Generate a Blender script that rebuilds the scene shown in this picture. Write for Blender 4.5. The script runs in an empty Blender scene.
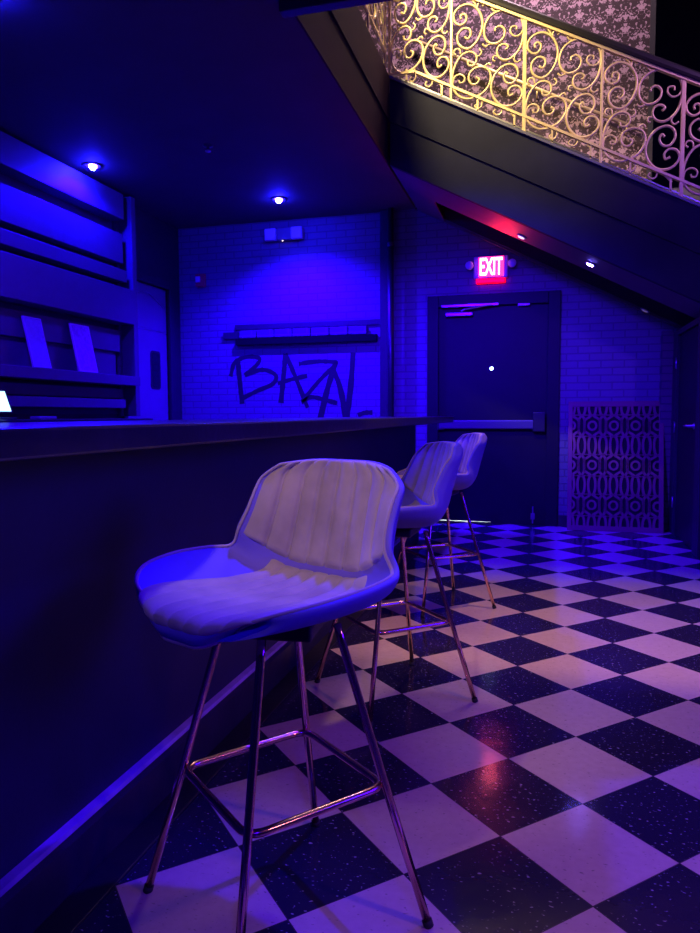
import bpy, bmesh, math, random
from mathutils import Vector, Matrix
random.seed(7)
C = bpy.context.scene.collection
PI = math.pi

# ------------------------------------------------------------------ helpers
def catmull(pts, n=6, closed=False):
    pts = [Vector(p) for p in pts]
    out = []
    m = len(pts)
    rng = range(m) if closed else range(m - 1)
    for i in rng:
        if closed:
            p0, p1, p2, p3 = pts[i - 1], pts[i], pts[(i + 1) % m], pts[(i + 2) % m]
        else:
            p1, p2 = pts[i], pts[i + 1]
            p0 = pts[i - 1] if i > 0 else p1 * 2 - p2
            p3 = pts[i + 2] if i + 2 < m else p2 * 2 - p1
        for k in range(n):
            t = k / n
            out.append(0.5 * ((2 * p1) + (p2 - p0) * t + (2 * p0 - 5 * p1 + 4 * p2 - p3) * t * t
                              + (3 * p1 - p0 - 3 * p2 + p3) * t ** 3))
    if not closed:
        out.append(pts[-1])
    return out

def box(bm, x0, x1, y0, y1, z0, z1, mat=None):
    vs = [bm.verts.new(Vector(p)) for p in ((x0, y0, z0), (x1, y0, z0), (x1, y1, z0), (x0, y1, z0),
                                            (x0, y0, z1), (x1, y0, z1), (x1, y1, z1), (x0, y1, z1))]
    if mat is not None:
        for v in vs:
            v.co = mat @ v.co
    for f in ((3, 2, 1, 0), (4, 5, 6, 7), (0, 1, 5, 4), (1, 2, 6, 5), (2, 3, 7, 6), (3, 0, 4, 7)):
        bm.faces.new([vs[i] for i in f])
    return vs

def bevbox(bm, x0, x1, y0, y1, z0, z1, b=0.004, seg=2, mat=None):
    t = bmesh.new()
    box(t, x0, x1, y0, y1, z0, z1)
    bmesh.ops.bevel(t, geom=t.edges[:], offset=b, segments=seg, affect='EDGES', profile=0.5)
    if mat is not None:
        t.transform(mat)
    me = bpy.data.meshes.new('tmp')
    t.to_mesh(me); t.free()
    bm.from_mesh(me)
    bpy.data.meshes.remove(me)

def tube(bm, pts, r, seg=8, closed=False, caps=True):
    pts = [Vector(p) for p in pts]
    n = len(pts)
    rad = r if isinstance(r, (list, tuple)) else [r] * n
    rings = []
    t0 = (pts[1] - pts[0]).normalized()
    ref = Vector((0, 0, 1)) if abs(t0.z) < 0.9 else Vector((1, 0, 0))
    nrm = t0.cross(ref).normalized()
    for i in range(n):
        if closed:
            t = (pts[(i + 1) % n] - pts[i - 1])
        else:
            t = pts[min(i + 1, n - 1)] - pts[max(i - 1, 0)]
        if t.length < 1e-9:
            t = t0
        t.normalize()
        nrm = (nrm - t * nrm.dot(t)).normalized()
        b = t.cross(nrm)
        rings.append([bm.verts.new(pts[i] + (nrm * math.cos(a) + b * math.sin(a)) * rad[i])
                      for a in (2 * PI * k / seg for k in range(seg))])
    for i in range(n if closed else n - 1):
        A, B = rings[i], rings[(i + 1) % n]
        for k in range(seg):
            bm.faces.new((A[k], A[(k + 1) % seg], B[(k + 1) % seg], B[k]))
    if caps and not closed:
        bm.faces.new(rings[0][::-1]); bm.faces.new(rings[-1])

def lathe(bm, prof, seg=24, mat=None):
    rings = []
    for r, z in prof:
        rings.append([bm.verts.new((r * math.cos(2 * PI * k / seg), r * math.sin(2 * PI * k / seg), z)) for k in range(seg)])
    for i in range(len(rings) - 1):
        for k in range(seg):
            bm.faces.new((rings[i][k], rings[i][(k + 1) % seg], rings[i + 1][(k + 1) % seg], rings[i + 1][k]))
    bm.faces.new(rings[0][::-1]); bm.faces.new(rings[-1])
    if mat is not None:
        for rg in rings:
            for v in rg:
                v.co = mat @ v.co

def prism(bm, poly, axis, a, b):
    """poly: 2-D points in the plane across `axis`, extruded from a to b"""
    def P(p, d):
        return {0: (d, p[0], p[1]), 1: (p[0], d, p[1]), 2: (p[0], p[1], d)}[axis]
    A = [bm.verts.new(P(p, a)) for p in poly]
    B = [bm.verts.new(P(p, b)) for p in poly]
    bm.faces.new(A); bm.faces.new(B[::-1])
    n = len(poly)
    for i in range(n):
        bm.faces.new((A[i], B[i], B[(i + 1) % n], A[(i + 1) % n]))

def obj(name, bm, m, parent=None, smooth=False, loc=None):
    bmesh.ops.recalc_face_normals(bm, faces=bm.faces[:])
    me = bpy.data.meshes.new(name)
    bm.to_mesh(me); bm.free()
    me.materials.append(m)
    if smooth:
        for p in me.polygons:
            p.use_smooth = True
    o = bpy.data.objects.new(name, me)
    C.objects.link(o)
    if parent is not None:
        o.parent = parent
    if loc is not None:
        o.location = loc
    return o

def tag(o, label=None, cat=None, group=None, kind=None):
    if label: o['label'] = label
    if cat: o['category'] = cat
    if group: o['group'] = group
    if kind: o['kind'] = kind
    return o

def thing(name, label, cat, loc=(0, 0, 0), rotz=0.0, group=None):
    o = bpy.data.objects.new(name, None)
    o.empty_display_size = 0.1
    C.objects.link(o)
    o.location = loc
    o.rotation_euler = (0, 0, rotz)
    return tag(o, label, cat, group)

def struct(name, bm, m, parent=None, smooth=False, label=None):
    o = obj(name, bm, m, parent, smooth)
    if parent is None:
        o['kind'] = 'structure'
    if label:
        o['label'] = label
    return o

def one_box(*a, **k):
    bm = bmesh.new(); box(bm, *a, **k); return bm

def one_bev(*a, **k):
    bm = bmesh.new(); bevbox(bm, *a, **k); return bm

# ------------------------------------------------------------------ materials
def mat(name, col, rough=0.5, metal=0.0, spec=0.5, bump=0.0, bscale=40.0, var=0.0, vscale=6.0, coat=0.0):
    m = bpy.data.materials.new(name)
    m.use_nodes = True
    nt = m.node_tree
    b = nt.nodes['Principled BSDF']
    b.inputs['Base Color'].default_value = (*col, 1)
    b.inputs['Roughness'].default_value = rough
    b.inputs['Metallic'].default_value = metal
    b.inputs['Specular IOR Level'].default_value = spec
    if coat:
        b.inputs['Coat Weight'].default_value = coat
        b.inputs['Coat Roughness'].default_value = 0.15
    tc = nt.nodes.new('ShaderNodeTexCoord')
    if var:
        n = nt.nodes.new('ShaderNodeTexNoise')
        n.inputs['Scale'].default_value = vscale
        n.inputs['Detail'].default_value = 5
        nt.links.new(tc.outputs['Object'], n.inputs['Vector'])
        mx = nt.nodes.new('ShaderNodeMix'); mx.data_type = 'RGBA'
        mx.inputs['A'].default_value = (*[c * (1 - var) for c in col], 1)
        mx.inputs['B'].default_value = (*[min(1, c * (1 + var)) for c in col], 1)
        nt.links.new(n.outputs['Fac'], mx.inputs['Factor'])
        nt.links.new(mx.outputs['Result'], b.inputs['Base Color'])
    if bump:
        n = nt.nodes.new('ShaderNodeTexNoise')
        n.inputs['Scale'].default_value = bscale
        n.inputs['Detail'].default_value = 4
        nt.links.new(tc.outputs['Object'], n.inputs['Vector'])
        bp = nt.nodes.new('ShaderNodeBump')
        bp.inputs['Strength'].default_value = bump
        bp.inputs['Distance'].default_value = 0.01
        nt.links.new(n.outputs['Fac'], bp.inputs['Height'])
        nt.links.new(bp.outputs['Normal'], b.inputs['Normal'])
    return m

def glow(name, col, strength, base=(0.02, 0.02, 0.02)):
    m = bpy.data.materials.new(name)
    m.use_nodes = True
    b = m.node_tree.nodes['Principled BSDF']
    b.inputs['Base Color'].default_value = (*base, 1)
    b.inputs['Emission Color'].default_value = (*col, 1)
    b.inputs['Emission Strength'].default_value = strength
    return m

M_BLACK = mat('black_paint', (0.022, 0.02, 0.024), 0.55, bump=0.15, bscale=60, var=0.3)
M_CEIL = mat('ceiling_black', (0.05, 0.045, 0.05), 0.8, var=0.25, vscale=3)
M_BAR = mat('bar_front_black', (0.026, 0.022, 0.062), 0.5, spec=0.3, bump=0.08, bscale=120, var=0.2)
M_COUNTER = mat('bar_top_black', (0.035, 0.03, 0.03), 0.28, bump=0.12, bscale=30, var=0.4, vscale=12)
M_DOOR = mat('door_black', (0.010, 0.009, 0.012), 0.5, spec=0.25, bump=0.06, bscale=90, var=0.25)
M_STEEL = mat('brushed_steel', (0.55, 0.55, 0.56), 0.32, 1.0)
M_BRASS = mat('gilded_iron', (0.85, 0.68, 0.32), 0.42, 0.3, bump=0.15, bscale=150)
M_COPPER = mat('rose_gold', (0.86, 0.50, 0.42), 0.2, 1.0)
M_RAIL = mat('handrail_black', (0.018, 0.016, 0.018), 0.35)
M_STRING = mat('stringer_grey', (0.024, 0.026, 0.042), 0.75, spec=0.12, bump=0.1, bscale=25, var=0.35, vscale=4)
M_SHELF = mat('shelf_paint', (0.085, 0.078, 0.095), 0.55, bump=0.12, bscale=20, var=0.15)
M_VELVET = mat('velvet_beige', (0.44, 0.355, 0.35), 0.85, spec=0.15, bump=0.12, bscale=45, var=0.5, vscale=9)
M_SHELL = mat('shell_fabric', (0.17, 0.12, 0.55), 0.75, spec=0.2, bump=0.06, bscale=160, var=0.12)
M_PLATE = mat('plate_dark', (0.03, 0.025, 0.025), 0.5)
M_RUBBER = mat('rubber', (0.02, 0.02, 0.02), 0.8)
M_LATT = mat('lattice_brown', (0.24, 0.06, 0.08), 0.6, bump=0.1, bscale=60, var=0.2)
M_WHITE = mat('white_plastic', (0.6, 0.6, 0.6), 0.45)
M_RED = mat('red_plastic', (0.55, 0.03, 0.05), 0.4)
M_DARKMETAL = mat('dark_metal', (0.05, 0.05, 0.055), 0.35, 0.6)
M_PAPER = mat('menu_paper', (0.42, 0.34, 0.42), 0.6)
M_SPRAY = mat('spray_paint', (0.012, 0.010, 0.012), 0.7)

def set_sheen(m, w, tint):
    b = m.node_tree.nodes['Principled BSDF']
    b.inputs['Sheen Weight'].default_value = w
    b.inputs['Sheen Roughness'].default_value = 0.4
    b.inputs['Sheen Tint'].default_value = (*tint, 1)
set_sheen(M_VELVET, 0.45, (0.9, 0.85, 0.85))

def floor_mat():
    m = bpy.data.materials.new('checker_vinyl')
    m.use_nodes = True
    nt = m.node_tree; L = nt.links.new
    b = nt.nodes['Principled BSDF']
    tc = nt.nodes.new('ShaderNodeTexCoord')
    T = 0.3048
    x0, y0 = -0.0913, 1.8025
    c = math.cos(PI / 4)
    mp = nt.nodes.new('ShaderNodeMapping')
    mp.inputs['Scale'].default_value = (1 / T, 1 / T, 1)
    mp.inputs['Rotation'].default_value = (0, 0, -PI / 4)
    a0 = (x0 * c + y0 * c) / T; b0 = (-x0 * c + y0 * c) / T
    mp.inputs['Location'].default_value = (-a0, -b0, 0.5)
    L(tc.outputs['Object'], mp.inputs['Vector'])
    ck = nt.nodes.new('ShaderNodeTexChecker')
    ck.inputs['Scale'].default_value = 1
    L(mp.outputs['Vector'], ck.inputs['Vector'])
    # speckled terrazzo chips
    def chips(scale, lo, hi, seed):
        mp2 = nt.nodes.new('ShaderNodeMapping')
        mp2.inputs['Location'].default_value = (seed, seed * 2, 0)
        mp2.inputs['Scale'].default_value = (1, 1.7, 1)
        L(tc.outputs['Object'], mp2.inputs['Vector'])
        v = nt.nodes.new('ShaderNodeTexNoise')
        v.inputs['Scale'].default_value = scale
        v.inputs['Detail'].default_value = 1.5
        L(mp2.outputs['Vector'], v.inputs['Vector'])
        r = nt.nodes.new('ShaderNodeValToRGB')
        r.color_ramp.elements[0].position = lo
        r.color_ramp.elements[1].position = hi
        L(v.outputs['Fac'], r.inputs['Fac'])
        return r.outputs['Color']
    dk = nt.nodes.new('ShaderNodeMix'); dk.data_type = 'RGBA'
    dk.inputs['A'].default_value = (0.018, 0.013, 0.042, 1)
    dk.inputs['B'].default_value = (0.34, 0.33, 0.36, 1)
    L(chips(72, 0.665, 0.72, 3.0), dk.inputs['Factor'])
    lt = nt.nodes.new('ShaderNodeMix'); lt.data_type = 'RGBA'
    lt.inputs['A'].default_value = (0.50, 0.36, 0.33, 1)
    lt.inputs['B'].default_value = (0.62, 0.47, 0.43, 1)
    n2 = nt.nodes.new('ShaderNodeTexNoise'); n2.inputs['Scale'].default_value = 38; n2.inputs['Detail'].default_value = 6
    L(tc.outputs['Object'], n2.inputs['Vector'])
    L(n2.outputs['Fac'], lt.inputs['Factor'])
    lt2 = nt.nodes.new('ShaderNodeMix'); lt2.data_type = 'RGBA'
    lt2.inputs['B'].default_value = (0.25, 0.19, 0.19, 1)
    L(lt.outputs['Result'], lt2.inputs['A'])
    L(chips(70, 0.66, 0.76, 9.0), lt2.inputs['Factor'])
    mx = nt.nodes.new('ShaderNodeMix'); mx.data_type = 'RGBA'
    L(ck.outputs['Fac'], mx.inputs['Factor'])
    L(dk.outputs['Result'], mx.inputs['A']); L(lt2.outputs['Result'], mx.inputs['B'])
    # seams
    sp = nt.nodes.new('ShaderNodeSeparateXYZ'); L(mp.outputs['Vector'], sp.inputs['Vector'])
    def edge(sock):
        f = nt.nodes.new('ShaderNodeMath'); f.operation = 'FRACT'; L(sock, f.inputs[0])
        s = nt.nodes.new('ShaderNodeMath'); s.operation = 'SUBTRACT'; L(f.outputs[0], s.inputs[0]); s.inputs[1].default_value = 0.5
        a = nt.nodes.new('ShaderNodeMath'); a.operation = 'ABSOLUTE'; L(s.outputs[0], a.inputs[0])
        g = nt.nodes.new('ShaderNodeMath'); g.operation = 'GREATER_THAN'; L(a.outputs[0], g.inputs[0]); g.inputs[1].default_value = 0.4955
        return g.outputs[0]
    mxm = nt.nodes.new('ShaderNodeMath'); mxm.operation = 'MAXIMUM'
    L(edge(sp.outputs['X']), mxm.inputs[0]); L(edge(sp.outputs['Y']), mxm.inputs[1])
    sm = nt.nodes.new('ShaderNodeMix'); sm.data_type = 'RGBA'
    sm.inputs['B'].default_value = (0.05, 0.04, 0.05, 1)
    L(mxm.outputs[0], sm.inputs['Factor']); L(mx.outputs['Result'], sm.inputs['A'])
    L(sm.outputs['Result'], b.inputs['Base Color'])
    # waxed, slightly smeared surface
    n3 = nt.nodes.new('ShaderNodeTexNoise'); n3.inputs['Scale'].default_value = 5; n3.inputs['Detail'].default_value = 6
    L(tc.outputs['Object'], n3.inputs['Vector'])
    mr = nt.nodes.new('ShaderNodeMapRange')
    mr.inputs['To Min'].default_value = 0.07; mr.inputs['To Max'].default_value = 0.21
    L(n3.outputs['Fac'], mr.inputs['Value']); L(mr.outputs['Result'], b.inputs['Roughness'])
    n4 = nt.nodes.new('ShaderNodeTexNoise'); n4.inputs['Scale'].default_value = 9; n4.inputs['Detail'].default_value = 3
    L(tc.outputs['Object'], n4.inputs['Vector'])
    bp = nt.nodes.new('ShaderNodeBump'); bp.inputs['Strength'].default_value = 0.10; bp.inputs['Distance'].default_value = 0.01
    L(n4.outputs['Fac'], bp.inputs['Height']); L(bp.outputs['Normal'], b.inputs['Normal'])
    b.inputs['Specular IOR Level'].default_value = 0.45
    return m

def brick_mat(name, col, joint, rot=False):
    m = bpy.data.materials.new(name)
    m.use_nodes = True
    nt = m.node_tree; L = nt.links.new
    b = nt.nodes['Principled BSDF']
    tc = nt.nodes.new('ShaderNodeTexCoord')
    sp = nt.nodes.new('ShaderNodeSeparateXYZ'); L(tc.outputs['Object'], sp.inputs[0])
    cb = nt.nodes.new('ShaderNodeCombineXYZ')
    L(sp.outputs['Y' if rot else 'X'], cb.inputs['X']); L(sp.outputs['Z'], cb.inputs['Y'])
    br = nt.nodes.new('ShaderNodeTexBrick')
    br.inputs['Scale'].default_value = 1
    br.inputs['Brick Width'].default_value = 0.21
    br.inputs['Row Height'].default_value = 0.07
    br.inputs['Mortar Size'].default_value = 0.007
    br.inputs['Mortar Smooth'].default_value = 0.3
    br.inputs['Color1'].default_value = (*col, 1)
    br.inputs['Color2'].default_value = (*[c * 0.92 for c in col], 1)
    br.inputs['Mortar'].default_value = (*joint, 1)
    L(cb.outputs[0], br.inputs['Vector'])
    n = nt.nodes.new('ShaderNodeTexNoise'); n.inputs['Scale'].default_value = 7; n.inputs['Detail'].default_value = 6
    L(tc.outputs['Object'], n.inputs['Vector'])
    mx = nt.nodes.new('ShaderNodeMix'); mx.data_type = 'RGBA'; mx.blend_type = 'MULTIPLY'
    mx.inputs['Factor'].default_value = 0.5
    L(br.outputs['Color'], mx.inputs['A']); L(n.outputs['Color'], mx.inputs['B'])
    L(br.outputs['Color'], b.inputs['Base Color'])
    bp = nt.nodes.new('ShaderNodeBump'); bp.inputs['Strength'].default_value = 0.5; bp.inputs['Distance'].default_value = 0.006
    bp.invert = True
    add = nt.nodes.new('ShaderNodeMath'); add.operation = 'MULTIPLY_ADD'
    L(n.outputs['Fac'], add.inputs[0]); add.inputs[1].default_value = 0.35; L(br.outputs['Fac'], add.inputs[2])
    L(add.outputs[0], bp.inputs['Height']); L(bp.outputs['Normal'], b.inputs['Normal'])
    b.inputs['Roughness'].default_value = 0.6
    return m

def damask_mat():
    m = bpy.data.materials.new('damask_wallpaper')
    m.use_nodes = True
    nt = m.node_tree; L = nt.links.new
    b = nt.nodes['Principled BSDF']
    tc = nt.nodes.new('ShaderNodeTexCoord')
    sp = nt.nodes.new('ShaderNodeSeparateXYZ'); L(tc.outputs['Object'], sp.inputs[0])
    def M(op, a, c=None, d=None):
        n = nt.nodes.new('ShaderNodeMath'); n.operation = op
        for i, v in enumerate((a, c, d)):
            if v is None: continue
            if isinstance(v, (int, float)): n.inputs[i].default_value = v
            else: L(v, n.inputs[i])
        return n.outputs[0]
    PX, PZ = 0.27, 0.36
    def motif(ox, oz):
        # folded (mirror-symmetric) coordinates of one ogee cell
        u = M('SUBTRACT', M('FRACT', M('ADD', M('DIVIDE', sp.outputs['X'], PX), ox)), 0.5)
        v = M('SUBTRACT', M('FRACT', M('ADD', M('DIVIDE', sp.outputs['Z'], PZ), oz)), 0.5)
        return M('MULTIPLY', M('ABSOLUTE', u), PX), M('MULTIPLY', v, PZ)
    outs = []
    for ox, oz in ((0.0, 0.0), (0.5, 0.5)):
        u, v = motif(ox, oz)
        cb = nt.nodes.new('ShaderNodeCombineXYZ'); L(u, cb.inputs['X']); L(v, cb.inputs['Y'])
        n = nt.nodes.new('ShaderNodeTexNoise'); n.inputs['Scale'].default_value = 30; n.inputs['Detail'].default_value = 2.5
        n.inputs['Distortion'].default_value = 1.2
        L(cb.outputs[0], n.inputs['Vector'])
        # leaf shape: petals from polar waves
        r = M('SQRT', M('ADD', M('MULTIPLY', u, u), M('MULTIPLY', v, v)))
        ang = M('ARCTAN2', v, u)
        pet = M('MULTIPLY', M('COSINE', M('MULTIPLY', ang, 6.0)), 0.026)
        rad = M('ADD', pet, 0.088)
        body = M('SUBTRACT', rad, r)
        body = M('ADD', M('MULTIPLY', body, 6.0), M('MULTIPLY', M('SUBTRACT', n.outputs['Fac'], 0.46), 3.2))
        outs.append(body)
    mxv = M('MAXIMUM', outs[0], outs[1])
    rp = nt.nodes.new('ShaderNodeValToRGB')
    rp.color_ramp.elements[0].position = 0.0; rp.color_ramp.elements[0].color = (0.34, 0.22, 0.26, 1)
    rp.color_ramp.elements[1].position = 0.08; rp.color_ramp.elements[1].color = (0.022, 0.006, 0.010, 1)
    L(mxv, rp.inputs['Fac'])
    L(rp.outputs['Color'], b.inputs['Base Color'])
    b.inputs['Roughness'].default_value = 0.75
    return m

M_FLOOR = floor_mat()
M_BRICK = brick_mat('painted_brick', (0.15, 0.13, 0.17), (0.095, 0.082, 0.11))
M_BRICKD = brick_mat('dark_brick', (0.12, 0.08, 0.09), (0.05, 0.04, 0.05))
M_DAMASK = damask_mat()

# ------------------------------------------------------------------ room shell
XL, YB, ZC = -3.92, 7.15, 3.16        # left wall, back wall, lower ceiling
YS, XE = 5.80, -1.27                  # stair string plane, edge of the upper floor
XR = 1.15                             # side of the closet under the stair
YV = 3.46                             # near edge of the stair well
ZF = 3.86                             # upper floor
SL = 0.517                            # stair slope
def zs(x): return ZF - 0.03 - SL * (x - XE)      # top of stringer
def zb(x): return ZC - SL * (x - XE)             # soffit

struct('floor', one_box(XL - .1, 4.2, -3.2, YB + .1, -0.1, 0.0), M_FLOOR)

# back wall with the exit doorway cut out
DX0, DX1, DZ = -1.055, 0.065, 2.20
bm = bmesh.new()
box(bm, XL - .1, DX0, YB, YB + .12, 0, ZC)
box(bm, DX1, 4.2, YB, YB + .12, 0, ZC)
box(bm, DX0, DX1, YB, YB + .12, DZ, ZC)
wall_back = struct('wall_back', bm, M_BRICK)

# left wall with the service doorway
LY0, LY1, LZ = 6.02, 6.88, 2.46
bm = bmesh.new()
box(bm, XL - .12, XL, -3.2, LY0, 0, ZC)
box(bm, XL - .12, XL, LY1, YB, 0, ZC)
box(bm, XL - .12, XL, LY0, LY1, LZ, ZC)
struct('wall_left', bm, M_BLACK)
struct('wall_right', one_box(4.1, 4.2, -3.2, YB + .12, 0, 6.2), M_BLACK)
struct('wall_front', one_box(XL - .12, 4.2, -3.3, -3.2, 0, ZC), M_BLACK)

# lower ceiling = underside of upper floor slab (solid), with stair well left open
bm = bmesh.new()
box(bm, XL - .12, XE, -3.3, YB + .12, ZC, ZF - 0.02)
box(bm, XE, 4.2, -3.3, YV, ZC, ZF - 0.02)
struct('ceiling', bm, M_CEIL)
struct('ceiling_upper', one_box(XL - .12, 4.2, -3.3, YB + 1.4, 6.2, 6.3), M_CEIL)

# fascia boards of the slab edge (two overlapping boards) and near header
M_FASC = mat('fascia_brown', (0.030, 0.012, 0.018), 0.75, spec=0.1, var=0.25)
bm = bmesh.new()
box(bm, XE, XE + 0.012, YV, YS, ZC, 3.49)
box(bm, XE, XE + 0.026, YV, YS, 3.49, ZF - 0.02)
struct('trim_1', bm, M_FASC)
bm = bmesh.new()
bevbox(bm, XE - 0.03, 4.1, YV - .03, YV + .035, ZC - 0.055, ZC + 0.03, 0.006)
box(bm, XE + .03, 4.1, YV + .001, YV + .02, ZC + .03, ZF - 0.02)
struct('trim_2', bm, M_RAIL)

# upper walls
bm = bmesh.new()
box(bm, XL - .12, 0.885, YB, YB + .12, ZC + 0.001, 6.2)
struct('wall_back_upper', bm, M_DAMASK)
struct('wall_left_upper', one_box(XL - .12, XL, -3.3, YB, ZF, 6.2), M_BLACK)
struct('wall_far_upper', one_box(0.885, 4.2, YB + 1.2, YB + 1.3, 0, 6.2), M_BLACK)
struct('wall_front_upper', one_box(XL - .12, 4.2, -3.3, -3.2, ZF, 6.2), M_BLACK)
struct('trim_3', one_box(0.885, 0.93, YB - .02, YB + .14, zs(.885) - .3, 6.2), M_BLACK)

# brick pilaster in the corner
struct('wall_pilaster', one_box(1.05, XR - 0.002, YB - 0.07, YB - 0.001, 0, 1.86), M_BRICKD)

# closet side wall (under the stair) with its door, and its front wall under the string
CY0, CY1, CZ = 6.02, 6.88, 1.80
bm = bmesh.new()
def zclos(x): return zb(x) - 0.012
box(bm, XR, XR + .1, YS + .06, CY0, 0, zclos(XR + .1))
box(bm, XR, XR + .1, CY1, YB, 0, zclos(XR + .1))
box(bm, XR, XR + .1, CY0, CY1, CZ, zclos(XR + .1))
struct('wall_closet_side', bm, M_BLACK)
bm = bmesh.new()
prism(bm, [(XR, 0), (4.1, 0), (4.1, 0.25), (XR, zb(XR) - .015)], 1, YS + .005, YS + .055)
struct('wall_closet_front', bm, M_BLACK)
bm = bmesh.new()
bevbox(bm, XR + .02, XR + .06, CY0 + .005, CY1 - .005, 0.008, CZ - .005, 0.004)
d3 = struct('door_3', bm, M_DOOR)
bm = bmesh.new()
lathe(bm, [(0.026, 0), (0.026, 0.008), (0.012, 0.01), (0.011, 0.05)], 16,
      Matrix.Translation((XR + .02, 6.16, 1.0)) @ Matrix.Rotation(-PI / 2, 4, 'Y'))
tube(bm, [(XR - .03, 6.16, 1.0), (XR - .034, 6.20, 1.002), (XR - .034, 6.29, .998)], [.011, .011, .008], 10)
obj('lever_handle', bm, M_STEEL, d3, True)
# scuffed, pale hinge edge beside the door
bm = bmesh.new()
for z in (0.30, 0.98, 1.55):
    tube(bm, [(XR - .006, CY1 + .004, z - .05), (XR - .006, CY1 + .004, z + .05)], .008, 8)
obj('hinge', bm, M_STEEL, d3, True)

# back-wall skirting
bm = bmesh.new()
box(bm, DX1 + .09, 1.05, YB - .014, YB - .001, 0, .11)
box(bm, XL, DX0 - .09, YB - .014, YB - .001, 0, .11)
struct('baseboard_back', bm, M_BLACK)

# ------------------------------------------------------------------ exit door
bm = bmesh.new()
fw = 0.085
for x0, x1, z0, z1 in ((DX0 - fw, DX0 + .03, 0, DZ + fw), (DX1 - .03, DX1 + fw, 0, DZ + fw), (DX0 + .03, DX1 - .03, DZ - .03, DZ + fw)):
    bevbox(bm, x0, x1, YB - .035, YB - .001, z0, z1, 0.005)
frame = struct('trim_4', bm, M_DOOR)
bm = bmesh.new()
prism(bm, [(DX0 + .016, 0.024), (DX0 + .56, 0.020), (DX0 + .565, 0.004), (DX1 - .016, 0.004), (DX1 - .016, DZ - .016), (DX0 + .016, DZ - .016)],
      1, YB + .004, YB + .05)
door = struct('door_1', bm, M_DOOR)
# panic bar
bm = bmesh.new()
yb = YB + .004
bevbox(bm, DX0 + .04, DX1 - .07, yb - .055, yb - .012, 0.955, 1.045, 0.012, 3)
obj('push_bar', bm, mat('push_bar_grey', (0.10, 0.09, 0.11), 0.45, 0.3), door)
bm = bmesh.new()
bevbox(bm, DX1 - .16, DX1 - .045, yb - .062, yb, 0.93, 1.12, 0.008)
bevbox(bm, DX0 + .02, DX0 + .09, yb - .05, yb, 0.945, 1.055, 0.008)
obj('latch_case', bm, M_DARKMETAL, door)
# closer
bm = bmesh.new()
bevbox(bm, DX0 + .10, DX0 + .37, yb - .055, yb, 2.075, 2.115, 0.008)
cl = obj('door_closer', bm, M_STEEL, door)
bm = bmesh.new()
bevbox(bm, DX0 + .06, DX0 + .62, yb - .06, yb - .048, 2.165, 2.19, 0.004)
tube(bm, [(DX0 + .26, yb - .05, 2.12), (DX0 + .29, yb - .06, 2.14), (DX0 + .55, yb - .06, 2.172)], .009, 8)
obj('closer_arm', bm, M_STEEL, cl)
bm = bmesh.new()
bevbox(bm, DX0 + .80, DX0 + .92, yb - .04, yb, 2.150, 2.182, 0.010, 3)
obj('alarm_contact', bm, M_STEEL, door)
# peephole with daylight behind it
bm = bmesh.new()
lathe(bm, [(0.026, 0), (0.024, 0.007), (0.017, 0.009), (0.017, 0.005)], 20, Matrix.Translation((-.50, yb + .001, 1.555)) @ Matrix.Rotation(PI / 2, 4, 'X'))
ph = obj('peephole_ring', bm, M_STEEL, door, True)
bm = bmesh.new()
lathe(bm, [(0.018, 0.0), (0.016, 0.007), (0.008, 0.011)], 20, Matrix.Translation((-.50, yb, 1.555)) @ Matrix.Rotation(PI / 2, 4, 'X'))
o = obj('peephole_lens', bm, glow('daylight_lens', (0.55, 0.9, 1.0), 9.0), ph, True)
# foot bolt
bm = bmesh.new()
bevbox(bm, DX1 - .17, DX1 - .13, yb - .02, yb, .06, .12, 0.003)
tube(bm, [(DX1 - .15, yb - .012, .02), (DX1 - .15, yb - .012, .19)], .007, 8)
obj('foot_bolt', bm, M_STEEL, door)
# daylight ground outside the door, seen only through the gap under the leaf
struct('floor_outside', one_box(-2.2, 1.2, YB + .121, YB + 1.15, -0.08, -0.0005), mat('pavement', (0.5, 0.5, 0.5), 0.8))

# ------------------------------------------------------------------ service door on the left wall
bm = bmesh.new()
for y0, y1, z0, z1 in ((LY0 - .06, LY0 + .01, 0, LZ + .07), (LY1 - .01, LY1 + .07, 0, LZ + .07), (LY0 + .01, LY1 - .01, LZ - .01, LZ + .07)):
    bevbox(bm, XL + .001, XL + .035, y0, y1, z0, z1, .004)
struct('trim_5', bm, M_BLACK)
M_KICK = mat('stainless_sheet', (0.24, 0.24, 0.27), 0.30, 0.35, bump=0.06, bscale=6)
bm = bmesh.new()
bevbox(bm, XL - .05, XL - .01, LY0 + .014, LY1 - .014, .008, LZ - .014, .004)
d2 = struct('door_2', bm, M_KICK)
def rrect(cx, cy, w, h, r, n=6):
    out = []
    for sx, sy, a0 in ((1, 1, 0), (-1, 1, PI / 2), (-1, -1, PI), (1, -1, 1.5 * PI)):
        for k in range(n + 1):
            a = a0 + PI / 2 * k / n
            out.append((cx + sx * (w / 2 - r) + r * math.cos(a), cy + sy * (h / 2 - r) + r * math.sin(a)))
    return out
bm = bmesh.new()
prism(bm, rrect(6.62, 1.58, .19, .40, .04), 0, XL - .011, XL - .004)
obj('window_gasket', bm, M_RUBBER, d2)
bm = bmesh.new()
prism(bm, rrect(6.62, 1.58, .15, .36, .03), 0, XL - .0045, XL - .001)
obj('window_pane', bm, mat('dark_glass', (0.01, 0.01, 0.014), 0.08), d2)
bm = bmesh.new()
box(bm, XL - .011, XL - .006, LY0 + .02, LY1 - .02, 1.985, 1.995)
tube(bm, catmull([(XL - .004, 6.06, 2.33), (XL - .004, 6.3, 2.34), (XL - .004, 6.5, 2.36), (XL - .004, 6.68, 2.30), (XL - .004, 6.80, 2.25)], 5), .006, 6)
obj('streak_strip', bm, M_STEEL, d2)  # bright steel strips stand in for the lit streaks across the sheet

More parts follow.
